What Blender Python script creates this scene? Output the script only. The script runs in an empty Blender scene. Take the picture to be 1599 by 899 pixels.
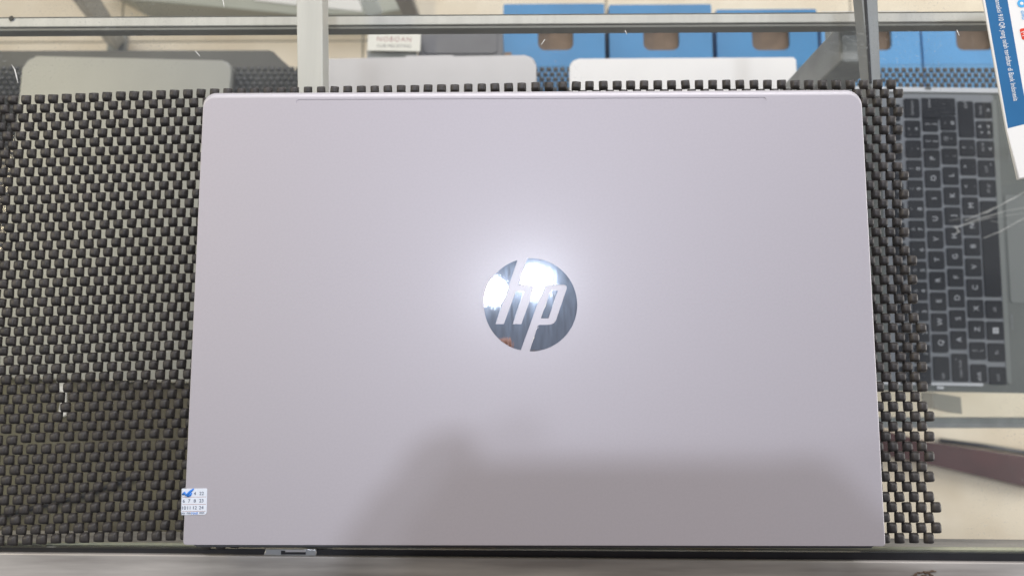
import bpy, bmesh, math, random
from mathutils import Vector, Matrix
from mathutils.geometry import intersect_point_tri_2d
random.seed(7)
S = bpy.context.scene
COL = S.collection
R = math.radians

# ------------------------------------------------------------------ camera
LZ = 0.0225                                   # height of the laptop lid above the glass counter top (metres)
CAM = Vector((-0.00526, -0.02883, 0.3557 + LZ))
RT = Vector((0.999937, -0.000726, -0.011215)); UP = Vector((0.001958, 0.993902, 0.110246)); FW = Vector((-0.011066, 0.110261, -0.993841))
cd = bpy.data.cameras.new('camera'); co = bpy.data.objects.new('camera', cd); COL.objects.link(co)
co.matrix_world = Matrix(((RT.x, UP.x, -FW.x, CAM.x), (RT.y, UP.y, -FW.y, CAM.y), (RT.z, UP.z, -FW.z, CAM.z), (0, 0, 0, 1)))
FPX = 1180.0
cd.sensor_width = 36; cd.lens = FPX / 1599 * 36; cd.clip_start = 0.01; cd.clip_end = 60
cd.dof.use_dof = True; cd.dof.focus_distance = 0.36; cd.dof.aperture_fstop = 9.5
S.camera = co

def at(px, py, z):
    """metres on the level z that show at a point of the photograph"""
    d = FW + RT * ((px - 799.5) / FPX) - UP * ((py - 449.5) / FPX)
    return CAM + d * ((z - CAM.z) / d.z)

# ------------------------------------------------------------------ world, lamps, exposure
w = bpy.data.worlds.new('World'); S.world = w; w.use_nodes = True
bg = w.node_tree.nodes['Background']; bg.inputs[0].default_value = (0.74, 0.81, 1.0, 1); bg.inputs[1].default_value = 0.23
S.view_settings.view_transform = 'Standard'; S.view_settings.look = 'None'; S.view_settings.exposure = 0; S.view_settings.gamma = 1

def lamp(name, kind, loc, energy, color, size=0.05, size_y=None, aim=None):
    l = bpy.data.lights.new(name, kind); o = bpy.data.objects.new(name, l); COL.objects.link(o)
    o.location = loc; l.energy = energy; l.color = color
    if kind == 'POINT': l.shadow_soft_size = size
    if kind == 'AREA':
        l.shape = 'RECTANGLE' if size_y else 'DISK'; l.size = size
        if size_y: l.size_y = size_y
        o.rotation_euler = (Vector(aim) - Vector(loc)).to_track_quat('-Z', 'Y').to_euler()
    return o
def mirror_pos(px, py, height):
    p = at(px, py, LZ); d = (p - CAM).normalized(); d.z = -d.z
    return p + d * ((height - p.z) / d.z)
# two ceiling bulbs, the ones that show in the polished logo
for px, py, e in ((836, 440, 28), (769, 455, 9)):
    lamp('ceiling_bulb', 'POINT', mirror_pos(px, py, 1.75), e, (0.80, 0.86, 1.0), 0.031)
# the bright shop front beyond the far side of the counter and a warm tube to the left
lamp('shop_front', 'AREA', (0.25, 2.0, 1.05), 17, (0.97, 0.98, 1.0), 2.4, 1.0, (0.2, 0.4, -0.6))
lamp('rear_fill', 'AREA', (0.05, 0.85, 0.62), 6.2, (1.0, 0.94, 0.98), 1.3, 0.06, (0.0, 0.05, 0.0))  # added fill, brightens the far half of the lid
lamp('side_fill', 'AREA', (2.6, 0.1, 0.35), 60, (1.0, 0.97, 0.93), 2.0, 1.4, (0.3, 0.0, -0.9))  # added fill that brightens the floor under the counter
lamp('room_fill', 'AREA', (0.7, -1.6, 1.9), 2.5, (0.97, 0.98, 1.0), 1.4, 0.2, (0.45, 0.6, -0.4))  # added fill for the cartons, unseen source
lamp('warm_tube', 'AREA', (-1.6, 0.6, 1.4), 17, (1.0, 0.88, 0.62), 1.2, 0.2, (-0.3, 0.4, -0.7))

# ------------------------------------------------------------------ materials
def mat(name, color, rough=0.5, metal=0.0, noise=0.0, scale=200.0, bump=0.0, stretch=None, coat=0.0, coat_rough=0.1, color2=None, spec=0.5, detail=4, ramp=(0.35, 0.65), aniso=0.0):
    m = bpy.data.materials.new(name); m.use_nodes = True
    nt = m.node_tree; b = nt.nodes['Principled BSDF']
    b.inputs['Base Color'].default_value = (*color, 1); b.inputs['Roughness'].default_value = rough; b.inputs['Metallic'].default_value = metal
    b.inputs['Coat Weight'].default_value = coat; b.inputs['Coat Roughness'].default_value = coat_rough
    b.inputs['Specular IOR Level'].default_value = spec; b.inputs['Anisotropic'].default_value = aniso
    if noise or bump or color2:
        tc = nt.nodes.new('ShaderNodeTexCoord'); mp = nt.nodes.new('ShaderNodeMapping'); nz = nt.nodes.new('ShaderNodeTexNoise')
        nz.inputs['Scale'].default_value = scale; nz.inputs['Detail'].default_value = detail
        if stretch: mp.inputs['Scale'].default_value = stretch
        nt.links.new(tc.outputs['Object'], mp.inputs['Vector']); nt.links.new(mp.outputs[0], nz.inputs['Vector'])
        rp = nt.nodes.new('ShaderNodeMapRange'); rp.inputs[1].default_value = ramp[0]; rp.inputs[2].default_value = ramp[1]
        nt.links.new(nz.outputs['Fac'], rp.inputs[0])
        mx = nt.nodes.new('ShaderNodeMix'); mx.data_type = 'RGBA'
        c2 = color2 or tuple(c * (1 - noise) for c in color)
        mx.inputs['A'].default_value = (*color, 1); mx.inputs['B'].default_value = (*c2, 1)
        nt.links.new(rp.outputs[0], mx.inputs['Factor']); nt.links.new(mx.outputs['Result'], b.inputs['Base Color'])
        if bump:
            bp = nt.nodes.new('ShaderNodeBump'); bp.inputs['Strength'].default_value = bump; bp.inputs['Distance'].default_value = 0.0005
            nt.links.new(nz.outputs['Fac'], bp.inputs['Height']); nt.links.new(bp.outputs[0], b.inputs['Normal'])
    return m

M = {}
M['lid'] = mat('anodised_aluminium', (0.462, 0.436, 0.466), 0.50, 0.25, noise=0.03, scale=900, bump=0.02, coat=0.30, coat_rough=0.21, spec=0.4)
M['lid_edge'] = mat('highlit_lid_edge', (0.53, 0.51, 0.53), 0.47, 0.30)  # lid metal in a lighter tone, puts the rim highlight into the colour
M['base'] = mat('dark_aluminium', (0.10, 0.10, 0.105), 0.4, 0.5)
M['chrome'] = mat('polished_chrome', (0.86, 0.89, 0.95), 0.025, 1.0, noise=0.15, scale=260, stretch=(1, 0.12, 1), bump=0.03)
nt = M['chrome'].node_tree; b_ = nt.nodes['Principled BSDF']
# lamp flare painted into the chrome: a bluish, hazier gloss along fine vertical scratches
hz = nt.nodes.new('ShaderNodeBsdfAnisotropic'); hz.inputs['Color'].default_value = (0.62, 0.80, 1.0, 1); hz.inputs['Roughness'].default_value = 0.14
nz_ = nt.nodes.new('ShaderNodeTexNoise'); nz_.inputs['Scale'].default_value = 900; nz_.inputs['Detail'].default_value = 5
mp_ = nt.nodes.new('ShaderNodeMapping'); mp_.inputs['Scale'].default_value = (1, 0.12, 1); tc_ = nt.nodes.new('ShaderNodeTexCoord')
mr_ = nt.nodes.new('ShaderNodeMapRange'); mr_.inputs[1].default_value = 0.35; mr_.inputs[2].default_value = 0.70; mr_.inputs[3].default_value = 0.0008; mr_.inputs[4].default_value = 0.012
mxs = nt.nodes.new('ShaderNodeMixShader'); o_ = nt.nodes['Material Output']
nt.links.new(tc_.outputs['Object'], mp_.inputs[0]); nt.links.new(mp_.outputs[0], nz_.inputs['Vector']); nt.links.new(nz_.outputs['Fac'], mr_.inputs[0])
nt.links.new(mr_.outputs[0], mxs.inputs[0]); nt.links.new(b_.outputs[0], mxs.inputs[1]); nt.links.new(hz.outputs[0], mxs.inputs[2]); nt.links.new(mxs.outputs[0], o_.inputs[0])
M['rubber'] = mat('pvc_foam', (0.046, 0.040, 0.036), 0.46, noise=0.45, scale=160, bump=0.15, color2=(0.028, 0.025, 0.022))
M['rubber_low'] = mat('pvc_foam_shelf', (0.095, 0.095, 0.095), 0.5, noise=0.3, scale=160)
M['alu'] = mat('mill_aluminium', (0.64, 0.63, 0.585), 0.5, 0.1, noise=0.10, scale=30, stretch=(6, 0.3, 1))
M['rail_shade'] = mat('grey_rail_shade', (0.20, 0.20, 0.18), 0.5)
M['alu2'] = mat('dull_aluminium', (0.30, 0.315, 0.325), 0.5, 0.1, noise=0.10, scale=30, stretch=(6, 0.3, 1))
M['rail'] = mat('worn_aluminium', (0.56, 0.53, 0.49), 0.45, 0.3, noise=0.5, scale=16, stretch=(0.6, 7, 7), bump=0.12, color2=(0.30, 0.28, 0.26), detail=8)
M['black'] = mat('black_gasket', (0.012, 0.012, 0.015), 0.45, noise=0.4, scale=60, bump=0.1)
M['tile'] = mat('beige_tile', (0.86, 0.76, 0.60), 0.35, noise=0.12, scale=9, color2=(0.74, 0.63, 0.47), detail=6)
M['grout'] = mat('grout', (0.30, 0.28, 0.23), 0.9)
M['silver'] = mat('silver_plastic', (0.31, 0.315, 0.295), 0.4, 0.2, noise=0.03, scale=40)
M['silver2'] = mat('pale_silver_plastic', (0.52, 0.51, 0.505), 0.35, 0.2, noise=0.03, scale=40)
M['white'] = mat('white_lid', (0.82, 0.81, 0.80), 0.35, 0.0, noise=0.02, scale=40)
M['deck'] = mat('grey_deck', (0.125, 0.138, 0.132), 0.45, 0.2, noise=0.05, scale=300)
M['plate'] = mat('keyboard_plate', (0.20, 0.215, 0.235), 0.45, 0.2)
M['deck_edge'] = mat('bright_deck_edge', (0.66, 0.68, 0.71), 0.3, 0.3)
M['pad'] = mat('touchpad_grey', (0.19, 0.205, 0.20), 0.35, 0.2)
M['key'] = mat('black_key', (0.011, 0.013, 0.018), 0.5, spec=0.2, noise=0.2, scale=150)
M['legend'] = mat('key_legend', (0.44, 0.46, 0.49), 0.5)
M['legend_dim'] = mat('key_legend_dim', (0.24, 0.25, 0.27), 0.5)
M['blue'] = mat('blue_carton', (0.045, 0.240, 0.50), 0.42, noise=0.30, scale=7)
M['blue2'] = mat('pale_blue_carton', (0.12, 0.35, 0.66), 0.42, noise=0.22, scale=7)
M['cream'] = mat('cream_carton', (0.80, 0.79, 0.70), 0.6, noise=0.05, scale=10)
M['cardboard'] = mat('brown_cardboard', (0.30, 0.21, 0.14), 0.8, noise=0.3, scale=40, bump=0.2)
M['olive'] = mat('olive_board', (0.140, 0.128, 0.080), 0.6, noise=0.35, scale=9, color2=(0.080, 0.067, 0.042))
M['maroon'] = mat('maroon_paint', (0.072, 0.018, 0.020), 0.4, noise=0.35, scale=20, bump=0.1)
M['darkgrey'] = mat('dark_grey_board', (0.10, 0.10, 0.092), 0.5, noise=0.15, scale=20)
M['greycard'] = mat('grey_carton', (0.16, 0.16, 0.165), 0.5, noise=0.2, scale=25)
M['paper'] = mat('white_paper', (0.78, 0.77, 0.73), 0.5)
M['sticker'] = mat('sticker_paper', (0.74, 0.79, 0.86), 0.4)
M['paper2'] = mat('label_paper', (0.72, 0.71, 0.64), 0.5)
M['printblue'] = mat('blue_print', (0.03, 0.15, 0.33), 0.3, noise=0.1, scale=30)
M['cyan'] = mat('light_blue_print', (0.10, 0.42, 0.75), 0.3)
M['red'] = mat('red_print', (0.70, 0.06, 0.03), 0.3)
M['ink'] = mat('dark_ink', (0.06, 0.08, 0.14), 0.5)
M['redink'] = mat('faded_red_ink', (0.36, 0.15, 0.14), 0.5)
M['greyink'] = mat('faded_grey_ink', (0.20, 0.20, 0.18), 0.5)
M['bluepen'] = mat('blue_pen', (0.03, 0.20, 0.65), 0.5)
M['brownglue'] = mat('dried_glue', (0.09, 0.055, 0.035), 0.6, bump=0.4, scale=500)
M['leg'] = mat('grey_painted_steel', (0.33, 0.345, 0.345), 0.45, 0.2, noise=0.25, scale=50)
M['darkleg'] = mat('dark_painted_steel', (0.07, 0.075, 0.085), 0.4, 0.2)
M['greenboard'] = mat('grey_green_laminate', (0.42, 0.43, 0.36), 0.4, noise=0.1, scale=6)
M['clip'] = mat('clip_steel', (0.55, 0.55, 0.53), 0.3, 0.8)
M['skin'] = mat('skin', (0.42, 0.20, 0.13), 0.5, noise=0.1, scale=60)
M['cloth'] = mat('dark_cloth', (0.045, 0.045, 0.055), 0.85, noise=0.2, scale=300)
M['copper'] = mat('copper_frame', (0.75, 0.42, 0.22), 0.3, 0.6)
M['phone'] = mat('phone_black', (0.02, 0.02, 0.022), 0.3)

def glass(name, tint, dust, dust_color, scale, refl=1.0):
    m = bpy.data.materials.new(name); m.use_nodes = True; nt = m.node_tree; nt.nodes.clear()
    out = nt.nodes.new('ShaderNodeOutputMaterial'); tr = nt.nodes.new('ShaderNodeBsdfTransparent'); tr.inputs[0].default_value = (*tint, 1)
    gl = nt.nodes.new('ShaderNodeBsdfGlossy'); gl.inputs['Roughness'].default_value = 0.02
    lw_ = nt.nodes.new('ShaderNodeLayerWeight'); lw_.inputs['Blend'].default_value = 0.5
    pw = nt.nodes.new('ShaderNodeMath'); pw.operation = 'POWER'; pw.inputs[1].default_value = 4.0; nt.links.new(lw_.outputs['Facing'], pw.inputs[0])
    fr = nt.nodes.new('ShaderNodeMath'); fr.operation = 'MULTIPLY_ADD'; fr.inputs[1].default_value = 0.75; fr.inputs[2].default_value = 0.035; nt.links.new(pw.outputs[0], fr.inputs[0])
    a = nt.nodes.new('ShaderNodeMixShader'); nt.links.new(fr.outputs[0], a.inputs[0]); nt.links.new(tr.outputs[0], a.inputs[1]); nt.links.new(gl.outputs[0], a.inputs[2])
    df = nt.nodes.new('ShaderNodeBsdfDiffuse'); df.inputs[0].default_value = (*dust_color, 1)
    tc = nt.nodes.new('ShaderNodeTexCoord'); nz = nt.nodes.new('ShaderNodeTexNoise'); nz.inputs['Scale'].default_value = scale; nz.inputs['Detail'].default_value = 8
    mr = nt.nodes.new('ShaderNodeMapRange'); mr.inputs[1].default_value = 0.4; mr.inputs[2].default_value = 0.75; mr.inputs[3].default_value = dust * 0.45; mr.inputs[4].default_value = dust * 2.4
    nt.links.new(tc.outputs['Object'], nz.inputs['Vector']); nt.links.new(nz.outputs['Fac'], mr.inputs[0])
    n1 = nt.nodes.new('ShaderNodeTexNoise'); n1.inputs['Scale'].default_value = 650; n1.inputs['Detail'].default_value = 3
    n2 = nt.nodes.new('ShaderNodeTexNoise'); n2.inputs['Scale'].default_value = 11; n2.inputs['Detail'].default_value = 4
    r1 = nt.nodes.new('ShaderNodeMapRange'); r1.inputs[1].default_value = 0.60; r1.inputs[2].default_value = 0.72
    r2 = nt.nodes.new('ShaderNodeMapRange'); r2.inputs[1].default_value = 0.50; r2.inputs[2].default_value = 0.68
    for n_, q_ in ((n1, r1), (n2, r2)): nt.links.new(tc.outputs['Object'], n_.inputs['Vector']); nt.links.new(n_.outputs['Fac'], q_.inputs[0])
    m1 = nt.nodes.new('ShaderNodeMath'); m1.operation = 'MULTIPLY'; nt.links.new(r1.outputs[0], m1.inputs[0]); nt.links.new(r2.outputs[0], m1.inputs[1])
    m2 = nt.nodes.new('ShaderNodeMath'); m2.operation = 'MULTIPLY_ADD'; m2.inputs[1].default_value = dust * 18; m2.use_clamp = True; nt.links.new(m1.outputs[0], m2.inputs[0]); nt.links.new(mr.outputs[0], m2.inputs[2])
    b = nt.nodes.new('ShaderNodeMixShader'); nt.links.new(m2.outputs[0], b.inputs[0]); nt.links.new(a.outputs[0], b.inputs[1]); nt.links.new(df.outputs[0], b.inputs[2])
    nt.links.new(b.outputs[0], out.inputs[0]); return m
M['glass'] = glass('counter_glass', (0.985, 0.988, 0.975), 0.010, (0.7, 0.72, 0.70), 14)
M['shelfglass'] = glass('shelf_glass', (0.975, 0.985, 0.975), 0.012, (0.7, 0.72, 0.70), 9)
M['edge'] = mat('glass_edge_green', (0.62, 0.62, 0.46), 0.25)
def film(name, alpha, color=(0.9, 0.9, 0.86)):
    m = bpy.data.materials.new(name); m.use_nodes = True; b = m.node_tree.nodes['Principled BSDF']
    b.inputs['Base Color'].default_value = (*color, 1); b.inputs['Alpha'].default_value = alpha; b.inputs['Roughness'].default_value = 0.15
    return m
M['film'] = film('pale_film_sheen', 0.30)
M['scratch'] = film('scratch_white', 0.55)
M['frosted'] = film('clear_plastic', 0.5, (0.45, 0.48, 0.46))

# ------------------------------------------------------------------ builders
def link(name, me, m, parent=None, loc=(0, 0, 0), rotz=0.0):
    o = bpy.data.objects.new(name, me); COL.objects.link(o)
    if m and not me.materials: me.materials.append(m)
    o.location = loc; o.rotation_euler = (0, 0, rotz)
    if parent: o.parent = parent
    return o
def tag(o, label=None, cat=None, group=None, kind=None):
    if label: o['label'] = label
    if cat: o['category'] = cat
    if group: o['group'] = group
    if kind: o['kind'] = kind
    return o
def empty(name, loc, rotz=0.0):
    o = bpy.data.objects.new(name, None); COL.objects.link(o); o.location = loc; o.rotation_euler = (0, 0, rotz); o.empty_display_size = 0.02
    return o
def to_mesh(bm, name='mesh'):
    bmesh.ops.recalc_face_normals(bm, faces=bm.faces[:])
    me = bpy.data.meshes.new(name); bm.to_mesh(me); bm.free(); return me
def prism_bm(pts, z0, z1, bevel=0.0, seg=3, sel=None, both=False):
    """solid of an outline (counter-clockwise) between z0 and z1, its top rim (and bottom rim) rounded"""
    bm = bmesh.new()
    lo = [bm.verts.new((p[0], p[1], z0)) for p in pts]; hi = [bm.verts.new((p[0], p[1], z1)) for p in pts]
    n = len(pts)
    bm.faces.new(lo[::-1]); top = bm.faces.new(hi)
    for i in range(n): bm.faces.new((lo[i], lo[(i + 1) % n], hi[(i + 1) % n], hi[i]))
    if bevel:
        bm.edges.ensure_lookup_table()
        es = [e for e in top.edges if sel is None or sel(e)]
        if both: es += [e for e in bm.edges if all(v in lo for v in e.verts)]
        r = bmesh.ops.bevel(bm, geom=es, offset=bevel, segments=seg, profile=0.5, affect='EDGES', clamp_overlap=True)
        for f in r['faces']: f.smooth = True
    return bm
def rrect(w_, h_, r, n=5, radii=None):
    out = []
    rr = radii or (r, r, r, r)                # bottom right, top right, top left, bottom left
    for (sx, sy, a0), q in zip(((1, -1, -90), (1, 1, 0), (-1, 1, 90), (-1, -1, 180)), rr):
        cx, cy = sx * (w_ / 2 - q), sy * (h_ / 2 - q)
        for k in range(n + 1):
            a = R(a0 + 90 * k / n); out.append((cx + q * math.cos(a), cy + q * math.sin(a)))
    return out
def box_bm(x0, x1, y0, y1, z0, z1, bevel=0.0, seg=2):
    bm = bmesh.new(); bmesh.ops.create_cube(bm, size=1)
    for v in bm.verts: v.co = Vector(((x0 + x1) / 2 + v.co.x * (x1 - x0), (y0 + y1) / 2 + v.co.y * (y1 - y0), (z0 + z1) / 2 + v.co.z * (z1 - z0)))
    if bevel: bmesh.ops.bevel(bm, geom=bm.edges[:], offset=bevel, segments=seg, profile=0.5, affect='EDGES', clamp_overlap=True)
    return bm
def beam_bm(a, b, wx, wy, bevel=0.0015):
    """square tube from a to b"""
    a, b = Vector(a), Vector(b); d = b - a
    bm = box_bm(-wx / 2, wx / 2, -wy / 2, wy / 2, 0, d.length, bevel)
    q = d.to_track_quat('Z', 'Y').to_matrix().to_4x4(); q.translation = a
    bmesh.ops.transform(bm, matrix=q, verts=bm.verts[:]); return bm
def merge(*bms):
    out = bmesh.new()
    for b in bms:
        me = bpy.data.meshes.new('tmp'); b.to_mesh(me); b.free(); out.from_mesh(me); bpy.data.meshes.remove(me)
    return out
def text(name, s, size, m, parent, loc, rotz=0.0, align='CENTER', sx=1.0, tilt=None, space=1.0):
    c = bpy.data.curves.new('txt', 'FONT'); c.body = s; c.size = size; c.align_x = align; c.align_y = 'CENTER'; c.extrude = 0.00003; c.space_character = space
    t = bpy.data.objects.new('txt', c); COL.objects.link(t); bpy.context.view_layer.update()
    me = bpy.data.meshes.new_from_object(t); bpy.data.objects.remove(t); bpy.data.curves.remove(c)
    me.materials.clear()
    o = link(name, me, m, parent, loc, rotz); o.scale = (sx, 1, 1)
    if tilt: o.rotation_euler = tilt
    return o
def tube_bm(pts, r, n=8):
    bm = bmesh.new(); rings = []
    pts = [Vector(p) for p in pts]
    for i, p in enumerate(pts):
        d = (pts[min(i + 1, len(pts) - 1)] - pts[max(i - 1, 0)]).normalized()
        q = d.to_track_quat('Z', 'Y'); rad = r[i] if isinstance(r, (list, tuple)) else r
        rings.append([bm.verts.new(p + q @ Vector((rad * math.cos(2 * math.pi * k / n), rad * math.sin(2 * math.pi * k / n), 0))) for k in range(n)])
    for a, b in zip(rings, rings[1:]):
        for k in range(n): bm.faces.new((a[k], a[(k + 1) % n], b[(k + 1) % n], b[k])).smooth = True
    bm.faces.new(rings[0][::-1]); bm.faces.new(rings[-1]); return bm
def pxpoly(pts, z): return [tuple(at(x, y, z).xy) for x, y in pts]
def ccw(p):
    a = sum(p[i - 1][0] * p[i][1] - p[i][0] * p[i - 1][1] for i in range(len(p)))
    return p if a > 0 else p[::-1]
def local(pts, c, rz=0.0):
    ca, sa = math.cos(-rz), math.sin(-rz)
    return [((x - c[0]) * ca - (y - c[1]) * sa, (x - c[0]) * sa + (y - c[1]) * ca) for x, y in pts]

# ------------------------------------------------------------------ the setting: tiled floor
FZ = -0.90
pitch = (at(1327, 6, FZ).x - at(192, 6, FZ).x) / 3
ox, oy = at(191, 30, FZ).x, at(300, 65, FZ).y
fl = empty('floor', (0, 0, FZ)); tag(fl, kind='structure')
sub = link('grout_bed', to_mesh(box_bm(-4, 4, -3, 5, -0.05, -0.002)), M['grout'], fl)
tile_me = to_mesh(box_bm(0.0015, pitch - 0.0015, 0.0015, pitch - 0.0015, -0.012, 0, 0.001)); tile_me.materials.append(M['tile'])
for i in range(-5, 6):
    for j in range(-4, 6):
        t = link('tile', tile_me, None, fl, (ox + i * pitch, oy + j * pitch, random.uniform(-0.0004, 0.0004)))

# ------------------------------------------------------------------ display counter
case = empty('display_counter', (0, 0, FZ))
tag(case, 'glass topped aluminium display counter with black gasket, crossbars and worn front rail', 'display counter')
def cpart(name, bm, m, label=None):
    o = link(name, to_mesh(bm), m); o.parent = case; o.location = (0, 0, -FZ)
    if label: o['label'] = label
    return o
gl, gr = at(-500, 861, 0), at(2100, 865, 0)
fa, fb = at(0, 853.5, 0), at(1599, 863, 0)
slope = (fb.y - fa.y) / (fb.x - fa.x)
fy = lambda x: fa.y + slope * (x - fa.x)
yb = at(800, -260, 0).y
XL, XR = -1.15, 1.15
cpart('glass_top', prism_bm([(XL, fy(XL)), (XR, fy(XR)), (XR, yb), (XL, yb)], -0.006, 0.0), M['glass'])
cpart('glass_edge', prism_bm([(XL, fy(XL) - 0.0002), (XR, fy(XR) - 0.0002), (XR, fy(XR) + 0.0009), (XL, fy(XL) + 0.0009)], -0.0085, -0.0064), M['edge'])
# gasket widens to the right as in the photograph
ga, gb = at(0, 861.5, 0), at(1599, 876.5, 0)
gs = (gb.y - ga.y) / (gb.x - ga.x); gy = lambda x: ga.y + gs * (x - ga.x)
cpart('gasket', prism_bm([(XL, gy(XL) - 0.001), (XR, gy(XR) - 0.001), (XR, fy(XR) - 0.0004), (XL, fy(XL) - 0.0004)], -0.012, -0.0008, 0.0005), M['black'])
cpart('front_rail', prism_bm([(XL, gy(XL) - 0.06), (XR, gy(XR) - 0.06), (XR, gy(XR)), (XL, gy(XL))], -0.05, 0.0022, 0.0007), M['rail'])
# crossbars under the glass
def crossbar(x0, x1, xt0, xt1, zt, h, y_start):
    pts = [tuple(at(xt0, 0, zt).xy), tuple(at(x0, 130, zt).xy), tuple(at(x1, 130, zt).xy), tuple(at(xt1, 0, zt).xy)]
    def ext(a, b, y): k = (y - a[1]) / (b[1] - a[1]); return (a[0] + k * (b[0] - a[0]), y)
    l, r = (pts[0], pts[1]), (pts[3], pts[2])
    y0, y1 = y_start, yb
    return prism_bm([ext(*l, y0), ext(*r, y0), ext(*r, y1), ext(*l, y1)], zt - h, zt, 0.0006, 2)
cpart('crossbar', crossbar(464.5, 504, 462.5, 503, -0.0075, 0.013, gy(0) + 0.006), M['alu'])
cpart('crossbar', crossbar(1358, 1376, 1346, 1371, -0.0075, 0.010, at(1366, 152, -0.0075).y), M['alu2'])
# dotted weatherstrip beside the right crossbar
strip = bmesh.new()
p0, p1 = at(1358.5, 128, -0.0074), at(1348.5, -40, -0.0074)
for k in range(46):
    p = p0.lerp(p1, k / 45)
    strip = merge(strip, box_bm(p.x - 0.0007, p.x + 0.0007, p.y - 0.0010, p.y + 0.0006, -0.0074, -0.0066, 0.0002, 1))
cpart('weatherstrip', strip, M['black'])
# rear rail, mid shelf, its front bar, uprights
rz = -0.05
ra, rb = at(0, 25.5, rz), at(1599, 24.5, rz)
rc = at(800, 38, rz); rw = at(800, 24, rz).y - rc.y
cpart('rear_rail', box_bm(XL, XR, rc.y, rc.y + rw, rz - 0.0085, rz, 0.0004, 1), M['alu'])
cpart('rail_shade_line', box_bm(XL, XR, rc.y - 0.0022, rc.y - 0.0004, rz - 0.0085, rz - 0.0008, 0.0003, 1), M['rail_shade'])  # shadow line under the rail, put in as a dark strip
cpart('rail_shade_line', box_bm(XL, XR, rc.y + rw + 0.0004, rc.y + rw + 0.0009, rz - 0.006, rz - 0.0005, 0.0003, 1), M['rail_shade'])  # thin dark line along the far edge, built the same way
ty = at(100, 64.5, rz - 0.16)
SZ = -0.330
sy0, sy1 = at(1500, 660, SZ).y, at(1000, 102, SZ).y
cpart('shelf', box_bm(XL, XR, sy0, sy1, SZ - 0.006, SZ), M['shelfglass'], 'glass shelf inside the counter')
b0, b1 = at(1500, 668, SZ - 0.008).y, at(1500, 652, SZ - 0.008).y
cpart('shelf_bar', box_bm(XL, XR, b0, b1, SZ - 0.022, SZ - 0.0075, 0.001), M['leg'])
cl = at(1470, 629, SZ - 0.008)
cpart('shelf_clip', prism_bm(ccw(pxpoly([(1446, 612), (1490, 619), (1492, 645), (1448, 636)], SZ - 0.02)), SZ - 0.03, SZ - 0.0085, 0.001), M['frosted'], 'small grey plastic shelf clip')
u = at(1372, 37, -0.062)
cpart('upright', box_bm(u.x - 0.024, u.x, u.y - 0.024, u.y, -0.33, -0.062, 0.0015), M['leg'])
u2 = Vector((XL + 0.02, yb - 0.02, 0))
for xx in (XL + 0.013, XR - 0.013):
    for yy in (yb - 0.013, gy(xx) - 0.03):
        cpart('post', box_bm(xx - 0.0125, xx + 0.0125, yy - 0.0125, yy + 0.0125, FZ, -0.008 if yy > 0 else -0.051, 0.0015), M['alu'])
# latch set in the gasket
la, lb = at(411, 869, 0.0), at(495, 856, 0.0)
lt = empty('rail_latch', ((la.x + lb.x) / 2, (la.y + lb.y) / 2, -0.0005))
tag(lt, 'small silver metal latch set in the black gasket below the laptop', 'latch')
lw, lh = lb.x - la.x, lb.y - la.y
link('latch_plate', to_mesh(prism_bm([(-lw / 2, -lh / 2), (lw / 2, -lh / 2), (lw / 2 - 0.0004, lh / 2), (-lw / 2 + 0.0012, lh / 2)], 0.0, 0.0012, 0.0004)), M['clip'], lt)
link('latch_slot', to_mesh(merge(box_bm(-0.0035, lw / 2 - 0.0052, -0.0006, 0.0005, 0.0010, 0.00135), box_bm(-0.0042, -0.0022, -0.0006, 0.0012, 0.00101, 0.0014))), M['black'], lt)
link('latch_bolt', to_mesh(box_bm(-0.0020, lw / 2 - 0.0055, 0.0007, 0.0019, 0.0009, 0.0021, 0.0003)), M['silver2'], lt)
link('latch_lip', to_mesh(box_bm(-lw / 2 + 0.0004, lw / 2 - 0.006, -lh / 2 - 0.0004, -lh / 2 + 0.0012, 0.0005, 0.0009)), M['base'], lt)
# glue residue on the rail
g0 = at(1441, 896, 0.0022)
gb_ = bmesh.new()
for (ax, ay, bx_, by_, rr) in ((-0.0066, -0.0018, -0.002, 0.0010, .0006), (-0.002, 0.0010, 0.006, 0.0014, .0005), (0.0005, 0.0011, 0.004, -0.0002, .0005), (-0.006, -0.0016, -0.003, -0.0004, .0007), (-0.001, -0.001, 0.0015, -0.0006, .0006), (0.0035, 0.0, 0.0052, -0.0012, .0004)):
    n = 6; pts = [(ax + (bx_ - ax) * k / n + random.uniform(-.0003, .0003), ay + (by_ - ay) * k / n + random.uniform(-.0003, .0003), 0.0001) for k in range(n + 1)]
    gb_ = merge(gb_, tube_bm(pts, [rr * random.uniform(.5, 1.2) for _ in pts], 6))
tag(link('glue_smear', to_mesh(gb_), M['brownglue'], None, (g0.x, g0.y, 0.0023)), 'brown dried glue smear on the worn front rail', 'smear')

# ------------------------------------------------------------------ non-slip mats
def nub_mesh(a, b, h, n=6):
    vs, fs = [], []
    for j in range(n):
        for i in range(n):
            u_, v_ = -1 + 2 * i / (n - 1), -1 + 2 * j / (n - 1)
            u_, v_ = math.copysign(abs(u_) ** 0.75, u_), math.copysign(abs(v_) ** 0.75, v_)
            z = h * (max(0, 1 - abs(u_) ** 5) * max(0, 1 - abs(v_) ** 4.5)) ** 0.5
            vs.append((a / 2 * u_ * (1 - 0.05 * v_ ** 4), b / 2 * v_ * (1 - 0.06 * u_ ** 4), z))
    for j in range(n - 1):
        for i in range(n - 1): fs.append((j * n + i, j * n + i + 1, (j + 1) * n + i + 1, (j + 1) * n + i))
    return vs, fs
def inside(x, y, poly):
    c = False
    for i in range(len(poly)):
        x1, y1 = poly[i - 1]; x2, y2 = poly[i]
        if (y1 > y) != (y2 > y) and x < (x2 - x1) * (y - y1) / (y2 - y1) + x1: c = not c
    return c
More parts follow.
